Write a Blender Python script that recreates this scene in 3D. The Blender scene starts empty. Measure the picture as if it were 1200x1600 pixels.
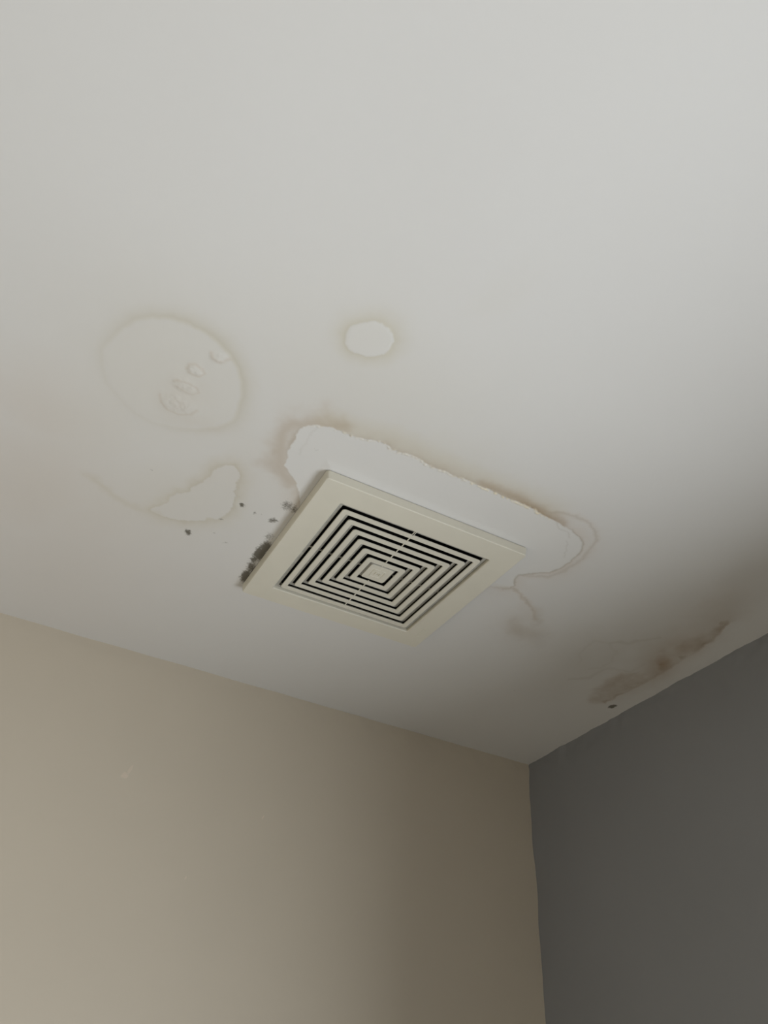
import bpy, bmesh, math
import numpy as np
from mathutils import Matrix, Vector

# ------------------------------------------------------------------ camera
H = 2.40                                   # ceiling height, room corner at x = y = 0
scene = bpy.context.scene
C = scene.collection
cam_data = bpy.data.cameras.new('camera')
cam_data.sensor_fit = 'VERTICAL'
cam_data.sensor_height = 24.0
cam_data.lens = 24.0 * 1200.74 / 1600
cam_data.clip_start = 0.01
cam = bpy.data.objects.new('camera', cam_data)
C.objects.link(cam)
cam.matrix_world = Matrix(((0.86874955, -0.34747895, -0.35289177, -1.0387),
                           (-0.49257952, -0.5323242, -0.68847394, -1.2687),
                           (0.05137737, 0.77193868, -0.63361742, H - 0.6401),
                           (0, 0, 0, 1)))
scene.camera = cam

# ------------------------------------------------------------------ light and exposure
scene.view_settings.view_transform = 'Standard'
scene.view_settings.look = 'None'
scene.view_settings.gamma = 1.0
scene.view_settings.use_curve_mapping = False
scene.view_settings.exposure = 0.0
scene.cycles.use_denoising = True

world = bpy.data.worlds.new('daylight')
scene.world = world
world.use_nodes = True
world.node_tree.nodes['Background'].inputs['Color'].default_value = (0.80, 0.90, 1.0, 1)
world.node_tree.nodes['Background'].inputs['Strength'].default_value = 1.0

WALL_TURN = -0.0525                        # the right wall is 3 degrees off square
WDIR = Vector((math.sin(WALL_TURN), -math.cos(WALL_TURN), 0))      # along the right wall, away from the corner
WNRM = Vector((-math.cos(WALL_TURN), -math.sin(WALL_TURN), 0))     # into the room
WIN = (0.90, 1.80, 0.35, 1.75)             # window in the right wall: from, to along it, sill, head

def daylight(name, t0, t1, z0, z1, watts, colour, normal, centre, spread=180):
    l = bpy.data.lights.new(name, 'AREA')
    l.shape = 'RECTANGLE'
    l.size, l.size_y = t1 - t0, z1 - z0
    l.energy, l.color = watts, colour
    l.spread = math.radians(spread)
    o = bpy.data.objects.new(name, l)
    C.objects.link(o)
    zz = -normal.normalized()
    yy = Vector((0, 0, 1))
    xx = yy.cross(zz).normalized()
    yy = zz.cross(xx)
    m = Matrix((xx, yy, zz)).transposed().to_4x4()
    m.translation = centre
    o.matrix_world = m
    return o
daylight('window_daylight', WIN[0], WIN[1], WIN[2], WIN[3], 44.5, (0.91, 0.955, 1.0), WNRM,
         WDIR * (WIN[0] + WIN[1]) / 2 + Vector((0, 0, (WIN[2] + WIN[3]) / 2)) + WNRM * -0.285)

# ------------------------------------------------------------------ helpers
def mesh_obj(name, bm, mat, parent=None, smooth=False):
    bmesh.ops.recalc_face_normals(bm, faces=bm.faces)
    me = bpy.data.meshes.new(name)
    bm.to_mesh(me)
    bm.free()
    me.materials.append(mat)
    if smooth:
        me.polygons.foreach_set('use_smooth', [True] * len(me.polygons))
    o = bpy.data.objects.new(name, me)
    C.objects.link(o)
    if parent:
        o.parent = parent
    return o

def box(bm, x0, x1, y0, y1, z0, z1, M=None):
    v = [bm.verts.new((x, y, z)) for x in (x0, x1) for y in (y0, y1) for z in (z0, z1)]
    for f in ((0, 1, 3, 2), (4, 6, 7, 5), (0, 4, 5, 1), (2, 3, 7, 6), (0, 2, 6, 4), (1, 5, 7, 3)):
        bm.faces.new([v[i] for i in f])
    if M:
        bmesh.ops.transform(bm, matrix=M, verts=v)

def rounded_loop(bm, r, z, cr, n=4, cx=0.0, cy=0.0):
    vs = []
    for q in range(4):
        a0 = q * math.pi / 2
        ccx, ccy = ((1, 1), (-1, 1), (-1, -1), (1, -1))[q]
        for i in range(n + 1):
            a = a0 + i * math.pi / 2 / n
            vs.append(bm.verts.new((cx + ccx * (r - cr) + cr * math.cos(a), cy + ccy * (r - cr) + cr * math.sin(a), z)))
    return vs

def square_sweep(bm, profile, closed=True, cap_first=False, cap_last=False):
    """profile: (half size, z, corner radius) in mm; swept round a rounded square."""
    loops = [rounded_loop(bm, r / 1000, z / 1000, cr / 1000) for r, z, cr in profile]
    n = len(loops[0])
    pairs = list(zip(loops, loops[1:])) + ([(loops[-1], loops[0])] if closed else [])
    for A, B in pairs:
        for i in range(n):
            bm.faces.new((A[i], A[(i + 1) % n], B[(i + 1) % n], B[i]))
    if cap_first:
        bm.faces.new(loops[0])
    if cap_last:
        bm.faces.new(loops[-1])

def structure(o):
    o['kind'] = 'structure'
    return o

# value noise in numpy, for the uneven plaster and the edges of the stains
def vnoise(x, y, seed):
    xi, yi = np.floor(x).astype(np.int64), np.floor(y).astype(np.int64)
    fx, fy = x - xi, y - yi
    fx, fy = fx * fx * (3 - 2 * fx), fy * fy * (3 - 2 * fy)
    def h(a, b):
        n = (a * 374761393 + b * 668265263 + seed * 2147483) & 0xFFFFFFFF
        n = ((n ^ (n >> 13)) * 1274126177) & 0xFFFFFFFF
        n = ((n ^ (n >> 16)) * 2246822519) & 0xFFFFFFFF
        return ((n ^ (n >> 15)) & 0xFFFFFF) / float(0xFFFFFF)
    return ((h(xi, yi) * (1 - fx) + h(xi + 1, yi) * fx) * (1 - fy)
            + (h(xi, yi + 1) * (1 - fx) + h(xi + 1, yi + 1) * fx) * fy)

def fbm(x, y, size, seed, octaves=4):
    """about -1..1; size = wavelength in the units of x and y"""
    s, a, t = 0.0, 1.0, 0.0
    for k in range(octaves):
        s = s + a * (vnoise(x / size + 17.3 * k, y / size - 9.1 * k, seed + k) * 2 - 1)
        t += a
        a *= 0.55
        size /= 2.03
    return s / t * 1.6

# ------------------------------------------------------------------ materials
def material(name, colour, rough=0.6, spec=0.3, mottle=0.0, mottle_scale=6.0, bump=0.0, bump_scale=250.0, bump_dist=0.0005):
    m = bpy.data.materials.new(name)
    m.use_nodes = True
    nt = m.node_tree
    b = nt.nodes['Principled BSDF']
    b.inputs['Base Color'].default_value = (*colour, 1)
    b.inputs['Roughness'].default_value = rough
    b.inputs['Specular IOR Level'].default_value = spec
    tc = nt.nodes.new('ShaderNodeTexCoord')
    if mottle:
        n = nt.nodes.new('ShaderNodeTexNoise')
        n.inputs['Scale'].default_value = mottle_scale
        n.inputs['Detail'].default_value = 4
        nt.links.new(tc.outputs['Object'], n.inputs['Vector'])
        r = nt.nodes.new('ShaderNodeValToRGB')
        r.color_ramp.elements[0].position, r.color_ramp.elements[1].position = 0.3, 0.7
        r.color_ramp.elements[0].color = (*[c * (1 - mottle) for c in colour], 1)
        r.color_ramp.elements[1].color = (*[min(1, c * (1 + mottle)) for c in colour], 1)
        nt.links.new(n.outputs['Fac'], r.inputs['Fac'])
        nt.links.new(r.outputs['Color'], b.inputs['Base Color'])
    if bump:
        n = nt.nodes.new('ShaderNodeTexNoise')
        n.inputs['Scale'].default_value = bump_scale
        n.inputs['Detail'].default_value = 3
        nt.links.new(tc.outputs['Object'], n.inputs['Vector'])
        bp = nt.nodes.new('ShaderNodeBump')
        bp.inputs['Strength'].default_value = bump
        bp.inputs['Distance'].default_value = bump_dist
        nt.links.new(n.outputs['Fac'], bp.inputs['Height'])
        nt.links.new(bp.outputs['Normal'], b.inputs['Normal'])
    return m

M_PLASTIC = material('aged cream plastic', (0.715, 0.685, 0.585), 0.42, 0.4, mottle=0.02, mottle_scale=25)
M_SHADED = material('shade grey plastic', (0.42, 0.405, 0.36), 0.8, 0.2, mottle=0.15, mottle_scale=90)  # grille plastic darkened to paint recess shade on baffles, skirt and deep webs
M_DARK = material('dark duct plastic', (0.012, 0.012, 0.012), 0.8, 0.1)
M_WALL_L = material('beige wall paint', (0.625, 0.56, 0.46), 0.55, 0.3, mottle=0.015, mottle_scale=5, bump=0.10, bump_scale=180)
M_WALL_R = material('grey wall paint', (0.27, 0.275, 0.285), 0.6, 0.25, mottle=0.02, mottle_scale=5, bump=0.12, bump_scale=180)
M_FLOOR = material('pale floor tile', (0.50, 0.465, 0.41), 0.4, 0.4, mottle=0.06, mottle_scale=4)
M_WALL_W = material('off white wall paint', (0.70, 0.68, 0.64), 0.6, 0.3, mottle=0.015, mottle_scale=5)
M_TRIM = material('white window paint', (0.75, 0.74, 0.72), 0.4, 0.4)
def add_scuffs(m, marks):
    """small pale scrapes in the paint: (x, z, half width, half height, tilt, strength) on the wall y = 0"""
    nt = m.node_tree
    L = nt.links.new
    b = nt.nodes['Principled BSDF']
    tc = nt.nodes.new('ShaderNodeTexCoord')
    nz = nt.nodes.new('ShaderNodeTexNoise')
    nz.inputs['Scale'].default_value = 220
    L(tc.outputs['Object'], nz.inputs['Vector'])
    for x, z, hw, hh, tilt, k in marks:
        mp = nt.nodes.new('ShaderNodeMapping')
        mp.vector_type = 'TEXTURE'
        mp.inputs['Location'].default_value = (x, 0, z)
        mp.inputs['Rotation'].default_value = (0, tilt, 0)
        mp.inputs['Scale'].default_value = (hw, 1, hh)
        L(tc.outputs['Object'], mp.inputs['Vector'])
        ln = nt.nodes.new('ShaderNodeVectorMath'); ln.operation = 'LENGTH'
        L(mp.outputs['Vector'], ln.inputs[0])
        ad = nt.nodes.new('ShaderNodeMath'); ad.operation = 'ADD'
        L(ln.outputs['Value'], ad.inputs[0]); L(nz.outputs['Fac'], ad.inputs[1])
        mr = nt.nodes.new('ShaderNodeMapRange')
        mr.inputs['From Min'].default_value, mr.inputs['From Max'].default_value = 1.5, 1.2
        mr.inputs['To Max'].default_value = k
        L(ad.outputs[0], mr.inputs['Value'])
        mx = nt.nodes.new('ShaderNodeMix'); mx.data_type = 'RGBA'
        L(mr.outputs['Result'], mx.inputs['Factor'])
        L(b.inputs['Base Color'].links[0].from_socket, mx.inputs['A'])
        mx.inputs['B'].default_value = (0.78, 0.66, 0.55, 1)
        L(mx.outputs['Result'], b.inputs['Base Color'])
add_scuffs(M_WALL_L, [(-0.820, H - 0.210, 0.0065, 0.0055, 0, 0.45), (-0.814, H - 0.200, 0.0025, 0.010, 0.3, 0.35),
                      (-0.579, H - 0.226, 0.0010, 0.0045, 0.4, 0.7), (-0.690, H - 0.340, 0.0012, 0.003, 0.3, 0.5)])
M_GLASS = bpy.data.materials.new('frosted window glass')
M_GLASS.use_nodes = True
_b = M_GLASS.node_tree.nodes['Principled BSDF']
_b.inputs['Base Color'].default_value = (0.95, 0.97, 0.98, 1)
_b.inputs['Roughness'].default_value = 0.35
_b.inputs['Transmission Weight'].default_value = 1.0

def ceiling_material():
    m = bpy.data.materials.new('water stained ceiling paint')
    m.use_nodes = True
    nt = m.node_tree
    b = nt.nodes['Principled BSDF']
    b.inputs['Roughness'].default_value = 0.55
    b.inputs['Specular IOR Level'].default_value = 0.25
    L = nt.links.new
    tc = nt.nodes.new('ShaderNodeTexCoord')
    def noise(scale, detail=4):
        n = nt.nodes.new('ShaderNodeTexNoise')
        n.inputs['Scale'].default_value = scale
        n.inputs['Detail'].default_value = detail
        L(tc.outputs['Object'], n.inputs['Vector'])
        return n.outputs['Fac']
    def attr(name):
        a = nt.nodes.new('ShaderNodeAttribute')
        a.attribute_name = name
        return a.outputs['Fac']
    def math_node(op, a, b_=None, clamp=False):
        n = nt.nodes.new('ShaderNodeMath')
        n.operation, n.use_clamp = op, clamp
        for i, s in enumerate((a, b_)):
            if s is None: continue
            if isinstance(s, (int, float)): n.inputs[i].default_value = s
            else: L(s, n.inputs[i])
        return n.outputs[0]
    def mix(col, fac, tint, mode='MIX'):
        n = nt.nodes.new('ShaderNodeMix')
        n.data_type, n.blend_type = 'RGBA', mode
        L(fac, n.inputs['Factor'])
        if isinstance(col, tuple): n.inputs['A'].default_value = (*col, 1)
        else: L(col, n.inputs['A'])
        n.inputs['B'].default_value = (*tint, 1)
        return n.outputs['Result']
    col = mix((0.718, 0.71, 0.692), math_node('MULTIPLY', noise(7), 0.5), (0.703, 0.692, 0.664))
    col = mix(col, attr('stain_tan'), (0.93, 0.90, 0.80), 'MULTIPLY')
    col = mix(col, attr('stain_and_cast_pink'), (0.92, 0.858, 0.80), 'MULTIPLY')
    col = mix(col, attr('stain_grey'), (0.66, 0.62, 0.55), 'MULTIPLY')
    col = mix(col, attr('stain_brown'), (0.60, 0.44, 0.29), 'MULTIPLY')
    col = mix(col, attr('fresh_white'), (0.745, 0.733, 0.70))
    col = mix(col, attr('crust'), (0.88, 0.80, 0.62))
    # mould: soft attribute broken up by fine noise into speckled colonies
    mo = math_node('ADD', attr('mould'), math_node('MULTIPLY', math_node('SUBTRACT', noise(420, 3), 0.5), 0.9))
    mo = math_node('MULTIPLY', math_node('SUBTRACT', mo, 0.30), 2.0, True)
    mo = math_node('MULTIPLY', mo, math_node('GREATER_THAN', attr('mould'), 0.03))
    mo = math_node('MULTIPLY', mo, 0.88)
    col = mix(col, mo, (0.085, 0.075, 0.05))
    L(col, b.inputs['Base Color'])
    bp = nt.nodes.new('ShaderNodeBump')
    bp.inputs['Strength'].default_value = 0.12
    bp.inputs['Distance'].default_value = 0.0005
    L(noise(160, 3), bp.inputs['Height'])
    L(bp.outputs['Normal'], b.inputs['Normal'])
    return m
M_CEIL = ceiling_material()

# ------------------------------------------------------------------ stains and a painted warm cast on the ceiling, in mm from the room corner
POLY = {
 'patch': [[-609.4, -444.8], [-707.5, -473.0], [-780.5, -524.8], [-797.5, -551.8], [-804.7, -561.8], [-817.4, -572.3], [-828.7, -581.9], [-830.7, -594.3], [-836.5, -609.3], [-837.3, -629.7], [-840.7, -642.7], [-839.7, -653.3], [-834.3, -662.9], [-824.8, -668.9], [-816.9, -671.5], [-808.3, -674.5], [-798.8, -675.6], [-787.2, -674.3], [-776.9, -675.8], [-766.4, -678.7], [-752.0, -684.1], [-741.1, -684.7], [-730.9, -680.8], [-722.2, -681.2], [-715.2, -684.4], [-700.1, -684.8], [-686.9, -682.5], [-671.6, -681.5], [-660.5, -683.1], [-645.5, -681.7], [-629.7, -682.1], [-611.6, -683.8], [-588.5, -682.8], [-566.4, -682.4], [-547.5, -684.1], [-523.9, -682.7], [-503.5, -680.5], [-487.3, -680.0], [-469.2, -677.4], [-452.5, -676.8], [-438.1, -671.4], [-425.7, -666.0], [-417.2, -656.1], [-410.9, -640.9], [-410.1, -630.7], [-408.5, -615.3], [-410.1, -599.3], [-417.7, -584.7], [-433.0, -570.7], [-448.3, -556.5], [-446.0, -544.4], [-438.6, -531.6], [-439.0, -521.2], [-449.8, -513.9], [-467.7, -510.0], [-496.5, -510.6], [-562.7, -476.0]],
 'ring': [[-1063.2, -621.1], [-1068.7, -643.7], [-1067.7, -667.3], [-1060.8, -688.0], [-1050.5, -704.7], [-1035.7, -718.5], [-1019.3, -726.8], [-1002.2, -730.8], [-984.5, -729.5], [-967.0, -723.9], [-952.0, -714.4], [-938.6, -702.2], [-927.3, -684.8], [-918.0, -662.9], [-912.6, -640.9], [-913.7, -621.0], [-925.5, -601.3], [-945.8, -584.6], [-969.7, -573.2], [-991.8, -569.1], [-1014.3, -573.0], [-1035.8, -586.4], [-1053.0, -602.6]],
 'smallring': [[-859.0, -803.5], [-857.6, -813.8], [-852.8, -821.4], [-844.0, -829.6], [-832.2, -835.1], [-823.9, -833.7], [-817.6, -829.2], [-810.4, -822.2], [-808.7, -812.6], [-811.4, -801.0], [-818.3, -792.7], [-827.4, -788.0], [-838.0, -786.4], [-846.1, -787.3], [-853.0, -794.8]],
 'lobe': [[-949.4, -403.6], [-939.6, -421.2], [-934.2, -443.5], [-925.9, -461.1], [-914.5, -471.5], [-912.1, -485.0], [-906.3, -500.6], [-903.3, -514.1], [-899.7, -534.8], [-890.7, -544.8], [-881.8, -550.5], [-873.4, -541.9], [-867.4, -528.6], [-864.7, -512.8], [-860.1, -496.2], [-855.1, -476.2], [-855.1, -457.1], [-864.5, -437.9], [-878.9, -421.9], [-895.2, -407.9], [-914.2, -402.1], [-932.3, -396.9]],
 'corner': [[-93.5, -315.7], [-112.7, -345.8], [-117.5, -390.2], [-114.9, -426.4], [-106.4, -449.2], [-118.1, -478.9], [-135.4, -513.5], [-125.7, -545.2], [-112.3, -578.7], [-118.6, -618.6], [-128.9, -645.0], [-118.4, -647.7], [-104.6, -625.9], [-86.5, -582.0], [-80.1, -536.7], [-75.2, -484.8], [-69.4, -450.1], [-67.5, -419.8], [-69.4, -379.7], [-70.3, -341.9], [-70.0, -313.2]],
}
LINE = {
 'cornerlow': [[-70.0, -313.2], [-70.3, -341.9], [-69.4, -379.7], [-67.5, -419.8], [-69.4, -450.1], [-75.2, -484.8], [-80.1, -536.7], [-86.5, -582.0], [-104.5, -628.2]],
 'leftband': [[-807.6, -689.5], [-825.5, -684.1], [-841.2, -670.6], [-851.5, -652.0], [-853.8, -629.4], [-850.2, -605.8], [-842.5, -584.0], [-827.3, -568.8], [-811.1, -562.1]],
 'topband': [[-812.5, -682.8], [-780.6, -686.0], [-742.7, -695.1], [-708.3, -696.6], [-660.4, -692.8], [-603.0, -692.2], [-561.9, -689.8], [-510.1, -688.7]],
 'orange': [[-604.2, -687.1], [-572.3, -690.4], [-540.8, -688.5], [-506.8, -684.6], [-472.6, -681.5]],
 'tideouter': [[-510.1, -688.7], [-488.9, -694.7], [-467.5, -700.8], [-445.0, -699.6], [-424.7, -690.2], [-412.3, -674.9], [-404.0, -652.6], [-398.7, -620.0], [-402.3, -596.9], [-412.9, -574.4], [-431.8, -561.8], [-447.4, -555.3]],
 'tideinner': [[-483.2, -676.2], [-469.1, -670.8], [-451.5, -669.2], [-445.4, -663.2]],
 'tideinner2': [[-444.3, -655.4], [-432.2, -640.9], [-423.2, -622.0]],
 'tail': [[-458.0, -512.5], [-448.3, -515.0], [-438.0, -519.9], [-429.0, -521.9], [-418.1, -516.8], [-408.7, -510.7], [-399.7, -508.3], [-386.3, -500.3], [-371.5, -490.7], [-356.1, -474.2]],
 'swirl1': [[-210.1, -406.5], [-233.1, -430.2], [-239.5, -456.4], [-231.0, -477.2], [-210.4, -484.1], [-186.1, -468.0], [-167.1, -436.6], [-166.6, -409.6], [-182.5, -395.6]],
 'swirl2': [[-210.4, -484.1], [-185.6, -501.2], [-172.2, -522.8], [-158.8, -537.0]],
 'swirl3': [[-182.9, -349.7], [-159.3, -372.2], [-156.2, -416.9], [-121.3, -433.1], [-120.3, -469.4]],
 'lobeouter': [[-1027.5, -432.6], [-1008.9, -407.3], [-985.6, -399.1], [-959.0, -397.3], [-935.2, -391.7]],
 'crack1': [[-88.8, -683.1], [-82.1, -620.7], [-76.1, -564.7]],
 'crack2': [[-70.2, -658.5], [-67.0, -607.5]],
 'patchline': [[-824.1, -660.7], [-823.2, -632.2], [-823.6, -611.0]],
 'ovalA': [[-984.4, -670.4], [-983.4, -678.4], [-978.0, -681.8], [-969.9, -679.5], [-965.1, -674.0], [-968.4, -666.6], [-975.4, -665.4], [-981.7, -666.8]],
 'ovalB': [[-990.2, -645.4], [-986.2, -649.0], [-975.8, -651.1], [-965.3, -648.8], [-961.3, -643.6], [-965.9, -637.3], [-976.5, -637.4], [-985.4, -639.6]],
 'ovalC': [[-998.7, -617.8], [-993.6, -606.1], [-983.7, -598.3], [-969.7, -597.6], [-958.2, -604.9], [-953.8, -614.9]],
 'ovalD': [[-968.4, -706.1], [-964.9, -700.2], [-959.2, -698.6], [-953.0, -701.5], [-948.9, -708.2]],
 'leftblobline': [[-812.1, -564.3], [-791.3, -548.3], [-786.2, -521.1]],
}
# blob: centre x, y (mm), inverse 2x2 shape matrix, strength
BLOB = {
 'mould': [[-888.5, -385.1, 0.1901, -0.0325, 0.0221, 0.1628, 0.95], [-846.9, -483.1, 0.2356, -0.0245, -0.0284, 0.2377, 1.0], [-826.7, -475.7, 0.2899, -0.0503, 0.0039, 0.2938, 0.55], [-859.8, -437.7, 0.2309, -0.0458, 0.0508, 0.3445, 0.5], [-858.4, -403.2, 0.3726, -0.0921, 0.1185, 0.3978, 0.45], [-835.6, -390.1, 0.2146, -0.0677, 0.126, 0.2687, 0.5], [-799.1, -474.2, 0.1397, -0.0428, 0.0459, 0.1504, 0.75], [-795.7, -513.4, 0.1147, -0.0098, -0.0228, 0.0992, 0.68], [-784.3, -512.9, 0.1896, -0.0177, -0.0301, 0.1318, 0.7], [-790.1, -515.4, 0.0763, -0.0068, -0.0181, 0.0795, 0.42], [-788.7, -438.7, 0.1154, -0.0488, 0.0541, 0.0821, 0.5], [-784.1, -411.5, 0.0421, -0.0525, 0.1171, 0.0187, 1.0], [-784.3, -393.1, 0.0261, -0.062, 0.115, -0.0035, 1.1], [-786.6, -376.7, 0.047, -0.0835, 0.1662, 0.0048, 0.85], [-781.2, -353.5, 0.034, -0.0591, 0.1088, 0.0028, 0.8], [-780.3, -328.3, 0.0339, -0.0573, 0.1205, 0.0029, 1.1], [-783.8, -382.3, 0.0084, -0.0198, 0.1028, -0.0031, 0.46], [-816.7, -480.6, 0.5407, -0.2244, 0.2703, 0.4138, 0.4], [-51.8, -313.3, 0.0843, -0.0919, 0.1346, 0.0671, 1.1], [-872.4, -507.7, 0.5707, -0.2157, 0.4358, 0.6733, 0.4], [-970.1, -483.9, 0.6341, -0.1118, 0.2371, 0.7553, 0.5], [-1067.9, -489.1, 0.4561, -0.0461, 0.2575, 0.807, 0.35], [-235.1, -261.5, 0.3512, -0.2647, 0.1537, 0.2156, 0.4], [-808.0, -628.9, 0.1857, -0.157, 0.2138, 0.1307, 0.3], [-799.5, -644.8, 0.0607, -0.0607, 0.3135, 0.1519, 0.2]],
 'brown': [[-93.5, -480.1, 0.0322, -0.0602, 0.0509, -0.0079, 0.75], [-90.5, -471.3, 0.0196, -0.0325, 0.0355, -0.0017, 0.4], [-104.0, -540.4, 0.0252, -0.038, 0.0522, 0.0092, 0.4], [-97.0, -555.2, 0.0158, -0.0285, 0.0497, -0.0023, 0.3]],
 'grey': [[-203.1, -438.1, 0.0089, -0.0093, 0.0102, 0.0069, 0.28], [-143.1, -492.9, 0.008, -0.0113, 0.0162, 0.0031, 0.3], [-82.2, -391.7, 0.0126, -0.0157, 0.0362, 0.0102, 0.3], [-141.2, -636.6, 0.0056, -0.0133, 0.0251, -0.0052, 0.26], [-183.4, -720.6, 0.0055, -0.0183, 0.0235, -0.0079, 0.15], [-194.9, -347.1, 0.0141, -0.0117, 0.0061, 0.0086, 0.16], [-355.7, -434.9, 0.0422, -0.0212, -0.0, 0.0429, 0.36], [-379.6, -446.7, 0.0433, -0.0523, 0.1016, 0.0227, 0.25], [-331.1, -432.6, 0.032, -0.0166, -0.0, 0.0425, 0.3], [-354.9, -472.8, 0.1339, -0.1052, 0.0187, 0.0274, 0.25], [-201.2, -538.8, 0.0046, -0.0069, 0.0145, 0.002, 0.14]],
 'light': [[-197.6, -436.6, 0.0351, -0.04, 0.0341, 0.0153, 0.5], [-164.0, -478.3, 0.0418, -0.0552, 0.0556, 0.0146, 0.45], [-121.6, -520.6, 0.089, -0.0902, 0.0549, 0.0789, 0.4], [-358.5, -456.5, 0.0889, -0.0687, 0.0738, 0.1078, 0.45], [-142.4, -440.4, 0.0406, -0.0445, 0.0537, 0.0353, 0.35], [-664.4, -740.0, 0.0545, -0.0238, 0.0144, 0.0687, 0.25], [-706.5, -750.0, 0.049, -0.0234, 0.0323, 0.0952, 0.2]],
 'tan': [[-994.8, -653.3, 0.0099, -0.0006, 0.0007, 0.0085, 0.35], [-833.8, -809.6, 0.0189, -0.0071, 0.0074, 0.0209, 0.3], [-814.7, -750.0, 0.0069, -0.0016, 0.001, 0.01, 0.28], [-911.5, -470.4, 0.0082, -0.0027, 0.0071, 0.011, 0.32], [-677.4, -718.9, 0.011, -0.0035, 0.0012, 0.0248, 0.25], [-1029.8, -569.1, 0.0148, -0.0039, 0.0059, 0.0094, 0.25], [-748.0, -917.5, 0.0111, -0.0201, 0.0423, 0.0174, 0.14], [-889.6, -596.3, 0.0109, -0.0015, 0.001, 0.0179, 0.2], [-972.2, -628.8, 0.0249, -0.0233, 0.0408, 0.0194, 0.3], [-890.4, -521.0, 0.0235, -0.016, 0.0315, 0.0195, 0.25]],
 'pink': [[-358.1, -438.0, 0.0282, -0.0142, 0.0, 0.0302, 0.45], [-370.6, -480.1, 0.055, -0.0622, 0.0282, 0.0102, 0.4], [-85.5, -395.2, 0.0102, -0.0144, 0.0359, 0.0026, 0.5], [-116.8, -536.5, 0.008, -0.014, 0.0271, -0.0009, 0.5], [-148.8, -631.4, 0.0056, -0.0132, 0.0251, -0.005, 0.35], [-1103.0, -361.5, 0.0095, -0.0016, 0.0039, 0.006, 0.6], [-1026.6, -315.0, 0.0091, -0.0011, 0.0023, 0.0078, 0.45], [-1114.2, -515.8, 0.0134, 0.0012, -0.0017, 0.0143, 0.5], [-1030.6, -202.8, 0.0056, -0.0006, 0.0011, 0.0042, 0.45], [-973.7, -622.1, 0.0241, -0.0189, 0.0352, 0.0202, 0.35], [-902.9, -520.1, 0.0218, -0.0169, 0.0412, 0.0209, 0.28], [-850.2, -601.9, 0.0512, -0.0088, 0.0012, 0.0221, 0.35], [-890.2, -256.8, 0.0067, -0.002, 0.0055, 0.0082, 0.25], [-868.4, -542.3, 0.0332, -0.013, 0.0113, 0.0176, 0.25], [-952.9, -593.8, 0.0224, -0.0047, 0.0206, 0.0628, 0.25]],  # broad far-left blobs paint warm bounce light into the ceiling; others are stains
 'bump': [[-975.4, -674.0, 0.1356, -0.0019, -0.006, 0.1506, 2.2], [-977.4, -644.6, 0.0912, -0.0011, -0.006, 0.1118, 2.2], [-976.6, -614.5, 0.057, -0.0007, -0.0046, 0.0685, 2.6], [-959.0, -706.0, 0.1148, -0.018, 0.0335, 0.1543, 2.0]],
}

VENT = (-0.6276, -0.4588)
VENT_TURN = -0.0183

def poly_sd(P, x, y):
    """signed distance to a closed outline, negative inside (mm)"""
    P = np.array(P)
    d = np.full(x.shape, 1e9)
    inside = np.zeros(x.shape, bool)
    for (ax, ay), (bx, by) in zip(P, np.roll(P, -1, 0)):
        ex, ey = bx - ax, by - ay
        t = np.clip(((x - ax) * ex + (y - ay) * ey) / (ex * ex + ey * ey + 1e-9), 0, 1)
        d = np.minimum(d, (x - ax - t * ex) ** 2 + (y - ay - t * ey) ** 2)
        c = ((ay <= y) != (by <= y))
        inside ^= c & (x < ex * (y - ay) / (ey if abs(ey) > 1e-9 else 1e-9) + ax)
    d = np.sqrt(d)
    return np.where(inside, -d, d)

def line_d(P, x, y):
    d = np.full(x.shape, 1e9)
    for (ax, ay), (bx, by) in zip(P, P[1:]):
        ex, ey = bx - ax, by - ay
        t = np.clip(((x - ax) * ex + (y - ay) * ey) / (ex * ex + ey * ey + 1e-9), 0, 1)
        d = np.minimum(d, (x - ax - t * ex) ** 2 + (y - ay - t * ey) ** 2)
    return np.sqrt(d)

def blob(B, x, y, sharp=1.0):
    s = np.zeros(x.shape)
    for cx, cy, a, b, c, d, k in B:
        u, v = a * (x - cx) + b * (y - cy), c * (x - cx) + d * (y - cy)
        s = np.maximum(s, k * np.exp(-((u * u + v * v) * 0.8) ** sharp))
    return s

def smooth(e0, e1, v):
    t = np.clip((v - e0) / (e1 - e0), 0, 1)
    return t * t * (3 - 2 * t)

def band(lo, hi, coarse, fine, f0, f1):
    """grid lines from lo to hi, fine between f0 and f1"""
    a = np.arange(lo, f0, coarse)
    m = np.arange(f0, f1, fine)
    c = np.arange(f1, hi, coarse)
    g = np.concatenate([a, m, c, [hi]])
    return g[np.concatenate([[True], np.diff(g) > 1e-5])]

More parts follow.
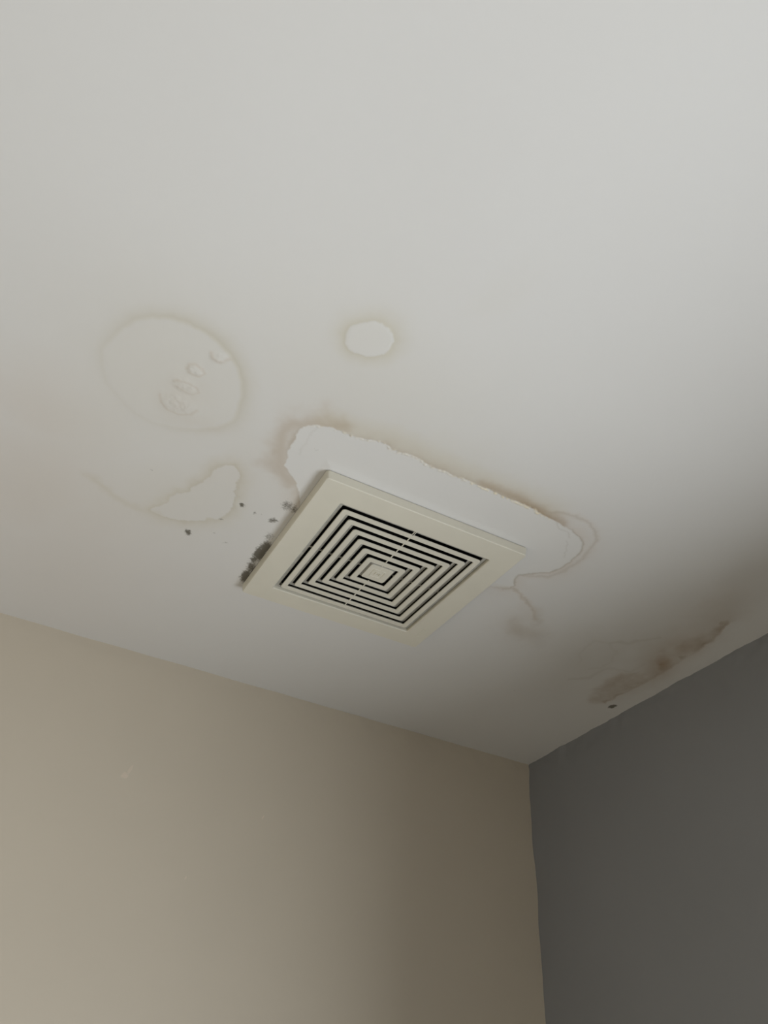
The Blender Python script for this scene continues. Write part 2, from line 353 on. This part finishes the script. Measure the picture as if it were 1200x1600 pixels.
def build_ceiling():
    xs = band(-2.30, 0.06, 0.02, 0.00125, -1.10, -0.02)
    ys = band(-2.75, 0.06, 0.02, 0.00125, -0.90, -0.18)
    X, Y = np.meshgrid(xs, ys)
    x, y = X * 1000, Y * 1000
    n1, n2 = fbm(x, y, 40, 3), fbm(x, y, 12, 11)
    n3, nb = fbm(x, y, 5, 23, 3), fbm(x, y, 120, 31)
    # warped coordinates give ragged outlines
    wx, wy = x + 3.0 * n2, y + 3.0 * fbm(x, y, 12, 47)
    bx, by = x + 12 * n1, y + 12 * fbm(x, y, 40, 59)
    sd = poly_sd(POLY['patch'], x + 1.6 * n2 + 1.0 * n3, y + 1.6 * fbm(x, y, 9, 71))
    tan = np.zeros(X.shape); pink = tan.copy(); grey = tan.copy(); brown = tan.copy()
    white = tan.copy(); crust = tan.copy()
    # peeled patch round the vent: fresh and pale inside, brown halo outside
    inside = smooth(1.0, -1.0, sd)
    out = 1 - inside
    white = np.maximum(white, inside * (0.42 + 0.15 * n1))
    lb = line_d(LINE['leftband'], bx, by)
    tb = line_d(LINE['topband'], wx, wy)
    pink = np.maximum(pink, out * 1.0 * np.exp(-(lb / 17) ** 2))
    grey = np.maximum(grey, out * 0.30 * np.exp(-(lb / 14) ** 2))
    pink = np.maximum(pink, out * np.exp(-sd / 16) * (0.75 + 0.4 * n1))
    tan = np.maximum(tan, out * np.exp(-(tb / 26) ** 2) * 0.75)
    grey = np.maximum(grey, out * np.exp(-np.maximum(sd, 0) / 5.5) * (0.50 + 0.25 * n1) * smooth(70, 20, np.minimum(tb, lb)))
    og = line_d(LINE['orange'], wx, wy)
    brown = np.maximum(brown, out * 0.42 * np.exp(-(og / 8) ** 2))
    n4 = fbm(x, y, 3.2, 131, 2)
    ridge = np.exp(-((sd + 1.2 + 1.2 * n2) / 2.0) ** 2) * smooth(34, 14, tb) * smooth(-0.45, 0.35, n2 + 0.6 * n3 + 0.5 * n4)
    crust = np.maximum(crust, ridge * (0.35 + 0.5 * smooth(30, 10, og)) * (0.8 + 0.5 * n4))
    relief_patch = 0.35 * inside + 0.9 * ridge
    # outline darker along the lower right of the patch and the tide lines beside it
    edge = np.exp(-(sd / 1.7) ** 2)
    lower = smooth(-480, -440, x)
    grey = np.maximum(grey, edge * lower * 0.62 * smooth(60, 25, line_d(LINE['tideouter'], x, y)))
    white *= 1 - 0.85 * edge * lower
    to = line_d(LINE['tideouter'], wx, wy)
    pink = np.maximum(pink, 0.55 * np.exp(-(to / 8) ** 2) * out)
    grey = np.maximum(grey, 0.30 * np.exp(-(to / 2.6) ** 2))
    for k, a in (('tideinner', 0.35), ('tideinner2', 0.30), ('patchline', 0.20)):
        l = line_d(LINE[k], wx, wy)
        grey = np.maximum(grey, a * np.exp(-(l / 1.5) ** 2))
        white *= 1 - a * np.exp(-(l / 1.5) ** 2)
    tl = line_d(LINE['tail'], x + 2.5 * n2 + 2 * n3, y + 2.5 * n3)
    grey = np.maximum(grey, 0.34 * np.exp(-(tl / 3.0) ** 2) * (0.8 + 0.4 * n2))
    pink = np.maximum(pink, 0.8 * np.exp(-(tl / 5.5) ** 2))
    # blistered ring
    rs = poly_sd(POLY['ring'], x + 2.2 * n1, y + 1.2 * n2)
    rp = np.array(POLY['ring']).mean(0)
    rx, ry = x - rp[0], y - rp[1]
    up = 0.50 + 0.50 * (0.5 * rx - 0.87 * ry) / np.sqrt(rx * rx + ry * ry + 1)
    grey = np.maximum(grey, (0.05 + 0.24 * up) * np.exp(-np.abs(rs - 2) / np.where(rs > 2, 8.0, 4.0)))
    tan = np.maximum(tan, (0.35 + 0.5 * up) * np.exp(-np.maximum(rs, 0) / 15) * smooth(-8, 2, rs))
    tan = np.maximum(tan, 0.30 * smooth(4, -10, rs))
    for k in ('ovalA', 'ovalB', 'ovalC', 'ovalD'):
        l = line_d(LINE[k], x + n2, y + n2)
        pink = np.maximum(pink, 0.55 * np.exp(-(l / 2.4) ** 2))
        grey = np.maximum(grey, 0.10 * np.exp(-(l / 1.3) ** 2))
    # small ring
    ss = poly_sd(POLY['smallring'], x + 1.6 * n2, y + 1.6 * fbm(x, y, 12, 83))
    tan = np.maximum(tan, 1.0 * np.exp(-np.maximum(ss, 0) / 14) * smooth(-1.5, 1.0, ss))
    grey = np.maximum(grey, 0.18 * np.exp(-np.maximum(ss, 0) / 8) * smooth(-1.5, 1.0, ss))
    white = np.maximum(white, 0.22 * smooth(1, -1.5, ss))
    # lobed patch left of the vent
    ls = poly_sd(POLY['lobe'], wx + 2 * n1, wy)
    grey = np.maximum(grey, (0.22 + 0.12 * n1) * np.exp(-np.maximum(ls, 0) / 6) * smooth(-2.0, 0.8, ls))
    tan = np.maximum(tan, 0.8 * np.exp(-np.maximum(ls, 0) / 16) * smooth(-2.0, 0.8, ls))
    lo = line_d(LINE['lobeouter'], bx, by)
    tan = np.maximum(tan, 0.5 * np.exp(-(lo / 12) ** 2))
    grey = np.maximum(grey, 0.08 * np.exp(-(lo / 9) ** 2))
    # brown leak beside the right wall
    cs = poly_sd(POLY['corner'], wx + 2 * n1, wy + 2 * n1)
    fade = smooth(-40, -110, x)
    dl = line_d(LINE['cornerlow'], wx + 2 * n1, wy + 2 * n1)
    body = smooth(4, -5, cs) * (0.40 + 0.60 * np.exp(-dl / 10)) * np.clip(0.85 + 0.45 * n1 + 0.25 * n2, 0.2, 1.3)
    body = np.maximum(body, 0.42 * smooth(26, -6, cs) * smooth(-1, 7, dl - np.maximum(cs, 0)) * np.clip(0.8 + 0.6 * n1, 0, 1.2))
    grey = np.maximum(grey, body * 0.92 * (0.6 + 0.45 * fade))
    pink = np.maximum(pink, body * 0.8)
    brown = np.maximum(brown, body * 0.42 * fade)
    for k, a in (('swirl1', 0.34), ('swirl2', 0.42), ('swirl3', 0.36)):
        grey = np.maximum(grey, a * np.exp(-(line_d(LINE[k], bx * 0.5 + wx * 0.5, by * 0.5 + wy * 0.5) / 7) ** 2) + 0)
    grey = np.maximum(grey, blob(BLOB['grey'], bx, by) * 1.05)
    grey = grey + 0.10 * blob(BLOB['grey'], bx, by)
    brown = np.maximum(brown, blob(BLOB['brown'], wx, wy))
    tan = np.maximum(tan, blob(BLOB['tan'], bx, by) * out)
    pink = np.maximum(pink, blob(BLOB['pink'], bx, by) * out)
    pale = blob(BLOB['light'], wx, wy)
    for s in (grey, brown, tan, pink):
        s *= 1 - 0.75 * pale
    for k in ('crack1', 'crack2'):
        l = line_d(LINE[k], wx, wy)
        white = np.maximum(white, 0.35 * np.exp(-(l / 1.0) ** 2))
    mould = blob(BLOB['mould'], x + 2.2 * n3, y + 2.2 * fbm(x, y, 5, 97, 3), 1.3)
    # relief: uneven plaster, blisters, lifted paint edge (down = negative z)
    Z = H - 0.0014 * fbm(x, y, 260, 5, 2) * smooth(0, 120, -x) * smooth(0, 120, -y)
    Z -= 0.00055 * blob(BLOB['bump'], x + 2 * n2, y + 2 * n1, 1.5) * (1 + 0.35 * n3)
    Z -= 0.0003 * smooth(4, -6, rs)
    Z -= 0.0006 * smooth(2, -3, ss)
    Z += 0.0005 * relief_patch - 0.0017 * ridge * (0.7 + 0.7 * n4)
    near = smooth(165, 150, np.maximum(np.abs(x - VENT[0] * 1000), np.abs(y - VENT[1] * 1000)))
    Z = Z * (1 - near) + H * near
    # faces, with the hole for the vent left out
    ny, nx = X.shape
    idx = np.arange(nx * ny).reshape(ny, nx)
    q = np.stack([idx[:-1, :-1], idx[1:, :-1], idx[1:, 1:], idx[:-1, 1:]], -1).reshape(-1, 4)     # facing down
    fx = ((X[:-1, :-1] + X[1:, 1:]) / 2 - VENT[0]).ravel()
    fy = ((Y[:-1, :-1] + Y[1:, 1:]) / 2 - VENT[1]).ravel()
    q = q[~((np.abs(fx) < 0.126) & (np.abs(fy) < 0.126))]
    used = np.zeros(nx * ny, bool)
    used[q.ravel()] = True
    remap = np.cumsum(used) - 1
    q = remap[q].astype(np.int32)
    co = np.stack([X, Y, Z], -1).reshape(-1, 3)[used].astype(np.float32)
    me = bpy.data.meshes.new('ceiling')
    me.vertices.add(len(co))
    me.vertices.foreach_set('co', co.ravel())
    me.loops.add(q.size)
    me.loops.foreach_set('vertex_index', q.ravel())
    me.polygons.add(len(q))
    me.polygons.foreach_set('loop_start', np.arange(0, q.size, 4, dtype=np.int32))
    me.polygons.foreach_set('use_smooth', np.ones(len(q), bool))
    me.update(calc_edges=True)
    for name, v in (('stain_tan', tan), ('stain_and_cast_pink', pink), ('stain_grey', grey), ('stain_brown', brown),
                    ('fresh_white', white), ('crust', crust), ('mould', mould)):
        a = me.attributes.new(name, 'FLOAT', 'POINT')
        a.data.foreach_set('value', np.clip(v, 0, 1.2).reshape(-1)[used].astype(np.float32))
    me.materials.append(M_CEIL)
    o = bpy.data.objects.new('ceiling', me)
    C.objects.link(o)
    structure(o)

build_ceiling()

# ------------------------------------------------------------------ walls and floor
def wall_sheet(name, origin, along, inward, length, mat, seed, thick=0.08, hole=None, height=H + 0.03, edge=0.0016, fine=0.045):
    """a wall whose painted face is slightly uneven, wavy where it meets the ceiling and the corner"""
    us = np.concatenate([np.linspace(-0.08, 0.7, 160), np.linspace(0.72, length, 30)])
    zs = np.concatenate([np.linspace(-0.03, 1.75, 40), np.linspace(1.76, height, 140)])
    if hole:
        us = np.unique(np.concatenate([us, hole[:2]]))
        zs = np.unique(np.concatenate([zs, hole[2:]]))
    U, Zg = np.meshgrid(us, zs)
    e = 0.0010 * fbm(U, Zg, 0.35, seed, 2)
    e += edge * fbm(U, Zg, fine, seed + 5, 4) * smooth(H - 0.05, H - 0.005, Zg)
    e += edge * 0.8 * fbm(U, Zg, 0.08, seed + 9, 3) * smooth(0.05, 0.0, U)
    e -= e.min()
    bm = bmesh.new()
    ny, nx = U.shape
    front = [[bm.verts.new(origin + along * float(U[j, i]) + inward * float(e[j, i] - 0.0018) + Vector((0, 0, float(Zg[j, i])))) for i in range(nx)] for j in range(ny)]
    for j in range(ny - 1):
        for i in range(nx - 1):
            if hole and hole[0] - 1e-6 < (us[i] + us[i + 1]) / 2 < hole[1] and hole[2] < (zs[j] + zs[j + 1]) / 2 < hole[3]:
                continue
            bm.faces.new((front[j][i], front[j][i + 1], front[j + 1][i + 1], front[j + 1][i]))
    border = [ed for ed in bm.edges if ed.is_boundary]
    ext = bmesh.ops.extrude_edge_only(bm, edges=border)
    new = [v for v in ext['geom'] if isinstance(v, bmesh.types.BMVert)]
    bmesh.ops.translate(bm, verts=new, vec=-inward * thick)
    o = mesh_obj(name, bm, mat, smooth=True)
    # keep the normals of the painted face pointing into the room
    return structure(o)

wall_left = wall_sheet('wall_left', Vector((0, 0, 0)), Vector((-1, 0, 0)), Vector((0, -1, 0)), 2.35, M_WALL_L, 4)
wall_right = wall_sheet('wall_right', Vector((0, 0, 0)), WDIR, WNRM, 2.80, M_WALL_R, 14, hole=WIN, thick=0.36, edge=0.0030, fine=0.035)

bm = bmesh.new(); box(bm, -2.35, -2.25, -2.80, 0.08, 0, H + 0.03)
structure(mesh_obj('wall_west', bm, M_WALL_L))
bm = bmesh.new(); box(bm, -2.35, 0.06, -2.80, -2.70, 0, H + 0.03)
structure(mesh_obj('wall_rear', bm, M_WALL_W))
bm = bmesh.new(); box(bm, -2.35, 0.08, -2.80, 0.08, -0.08, 0)
structure(mesh_obj('floor', bm, M_FLOOR))

# window in the right wall, out of the frame: the room's daylight
def wall_box(bm, t0, t1, d0, d1, z0, z1):
    R = Matrix((WDIR, WNRM, Vector((0, 0, 1)))).transposed().to_4x4()
    box(bm, t0, t1, d0, d1, z0, z1, R)
t0, t1, z0, z1 = WIN
win = bpy.data.objects.new('window_1', None)
C.objects.link(win)
structure(win)
bm = bmesh.new()
wall_box(bm, t0, t0 + 0.05, -0.35, -0.29, z0, z1)
wall_box(bm, t1 - 0.05, t1, -0.35, -0.29, z0, z1)
wall_box(bm, t0 + 0.05, t1 - 0.05, -0.35, -0.29, z0, z0 + 0.05)
wall_box(bm, t0 + 0.05, t1 - 0.05, -0.35, -0.29, z1 - 0.05, z1)
mesh_obj('window_frame', bm, M_TRIM, win)
bm = bmesh.new(); wall_box(bm, t0 + 0.05, t1 - 0.05, -0.335, -0.329, z0 + 0.05, z1 - 0.05)
mesh_obj('window_pane', bm, M_GLASS, win)

# ------------------------------------------------------------------ the exhaust fan grille
vent = bpy.data.objects.new('ceiling_vent', None)
C.objects.link(vent)
vent.location = (VENT[0], VENT[1], H)
vent.rotation_euler = (0, 0, VENT_TURN)
vent['label'] = 'square cream plastic exhaust fan grille with concentric slots on the stained ceiling'
vent['category'] = 'vent'

bm = bmesh.new()
square_sweep(bm, [(152.2, -0.9, 4.5), (152.0, -3.0, 4.5), (150.7, -12.0, 4.0), (149.9, -13.0, 3.5),
                  (116.0, -13.0, 2.5), (115.0, -12.5, 2.2), (114.2, -11.5, 2.0), (113.6, 0.5, 2.0), (115.6, 0.5, 2.0),
                  (117.5, -10.8, 2.2), (147.5, -10.6, 3.0), (150.0, -0.9, 4.0)])
frame = mesh_obj('frame', bm, M_PLASTIC, vent)
bv = frame.modifiers.new('soft edges', 'BEVEL'); bv.width = 0.0004; bv.segments = 2; bv.limit_method = 'ANGLE'; bv.angle_limit = math.radians(35)

for k in range(6):
    ro = 106.4 - 15.22 * k
    ri = ro - 7.8
    bm = bmesh.new()
    square_sweep(bm, [(ro, -11.4, 4.0), (ro, -12.6, 4.0), (ro - 0.4, -13.0, 3.7), (ri + 0.4, -13.0, 1.8), (ri, -12.6, 1.6), (ri, -11.4, 1.6)])
    mesh_obj('grille_ring', bm, M_PLASTIC, vent)
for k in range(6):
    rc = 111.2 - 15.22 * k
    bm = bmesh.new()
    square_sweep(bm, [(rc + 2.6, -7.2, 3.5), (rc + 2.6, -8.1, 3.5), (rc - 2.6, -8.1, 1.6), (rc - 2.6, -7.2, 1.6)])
    mesh_obj('baffle_ring', bm, M_SHADED, vent)

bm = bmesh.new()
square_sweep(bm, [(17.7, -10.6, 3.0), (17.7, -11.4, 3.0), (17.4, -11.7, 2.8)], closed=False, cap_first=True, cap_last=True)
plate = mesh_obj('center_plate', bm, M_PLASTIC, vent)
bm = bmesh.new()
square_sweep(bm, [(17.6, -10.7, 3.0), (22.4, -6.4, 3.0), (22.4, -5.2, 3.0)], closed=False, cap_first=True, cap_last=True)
skirt = mesh_obj('plate_skirt', bm, M_SHADED, vent)
# raised square badge on the centre plate
bm = bmesh.new()
square_sweep(bm, [(9.8, -11.6, 2.8), (9.4, -12.35, 2.6), (8.3, -12.35, 2.2), (7.9, -11.6, 2.0)])
square_sweep(bm, [(4.4, -11.6, 1.2), (4.0, -12.7, 1.1), (2.9, -12.7, 0.8), (2.5, -11.6, 0.7)])
box(bm, -0.0012, 0.0012, -0.0004, 0.0004, -0.0124, -0.0116)
box(bm, -0.0004, 0.0004, -0.0012, 0.0016, -0.0124, -0.0116)
mesh_obj('badge', bm, M_PLASTIC, plate)

# thin webs that tie the rings to the frame
for s in (-1, 1):
    bm = bmesh.new()
    y0, y1 = (-0.1145, -0.0205) if s < 0 else (0.0205, 0.1000)
    box(bm, -0.0041, -0.0027, y0, y1, -0.0128, -0.0116)
    if s < 0:
        box(bm, -0.0050, -0.0018, -0.1150, -0.1060, -0.0128, -0.0116)
    mesh_obj('web', bm, M_PLASTIC, vent)
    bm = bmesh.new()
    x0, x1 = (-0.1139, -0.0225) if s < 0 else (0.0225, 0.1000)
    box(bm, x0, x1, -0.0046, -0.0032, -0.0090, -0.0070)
    mesh_obj('web', bm, M_SHADED, vent)

# small raised maker's lettering near the frame's far right corner, too worn to read
bm = bmesh.new()
for i, (w, h, kind) in enumerate(((4.6, 6.0, 'L'), (3.6, 4.4, 'o'), (3.6, 4.4, 'n'), (3.6, 4.4, 'o'), (3.6, 4.4, 'n'))):
    a = 117.5 - sum((4.6, 3.6, 3.6, 3.6, 3.6)[:i]) - 1.6 * i
    X0 = 132.0
    def bar(x0, x1, y0, y1):
        box(bm, x0 / 1000, x1 / 1000, y0 / 1000, y1 / 1000, -0.01345, -0.0129)
    bar(X0, X0 + h, a - 0.9, a)
    if kind != 'L':
        bar(X0, X0 + h, a - w, a - w + 0.9)
        bar(X0 + h - 0.9, X0 + h, a - w + 0.9, a - 0.9)
    if kind in 'Lo':
        bar(X0, X0 + 0.9, a - w + (0.9 if kind == 'o' else 0), a - 0.9)
mesh_obj('raised_lettering', bm, M_PLASTIC, frame)

# dark fan housing above the ceiling
bm = bmesh.new()
square_sweep(bm, [(113.4, 0.3, 2.0), (113.4, 90, 2.0), (116.4, 92, 2.0), (116.4, 0.3, 2.0)])
mesh_obj('fan_housing', bm, M_DARK, vent)
bm = bmesh.new()
square_sweep(bm, [(113.3, 88, 2.0), (113.3, 91, 2.0)], closed=False, cap_first=True, cap_last=True)
mesh_obj('housing_back', bm, M_DARK, vent)
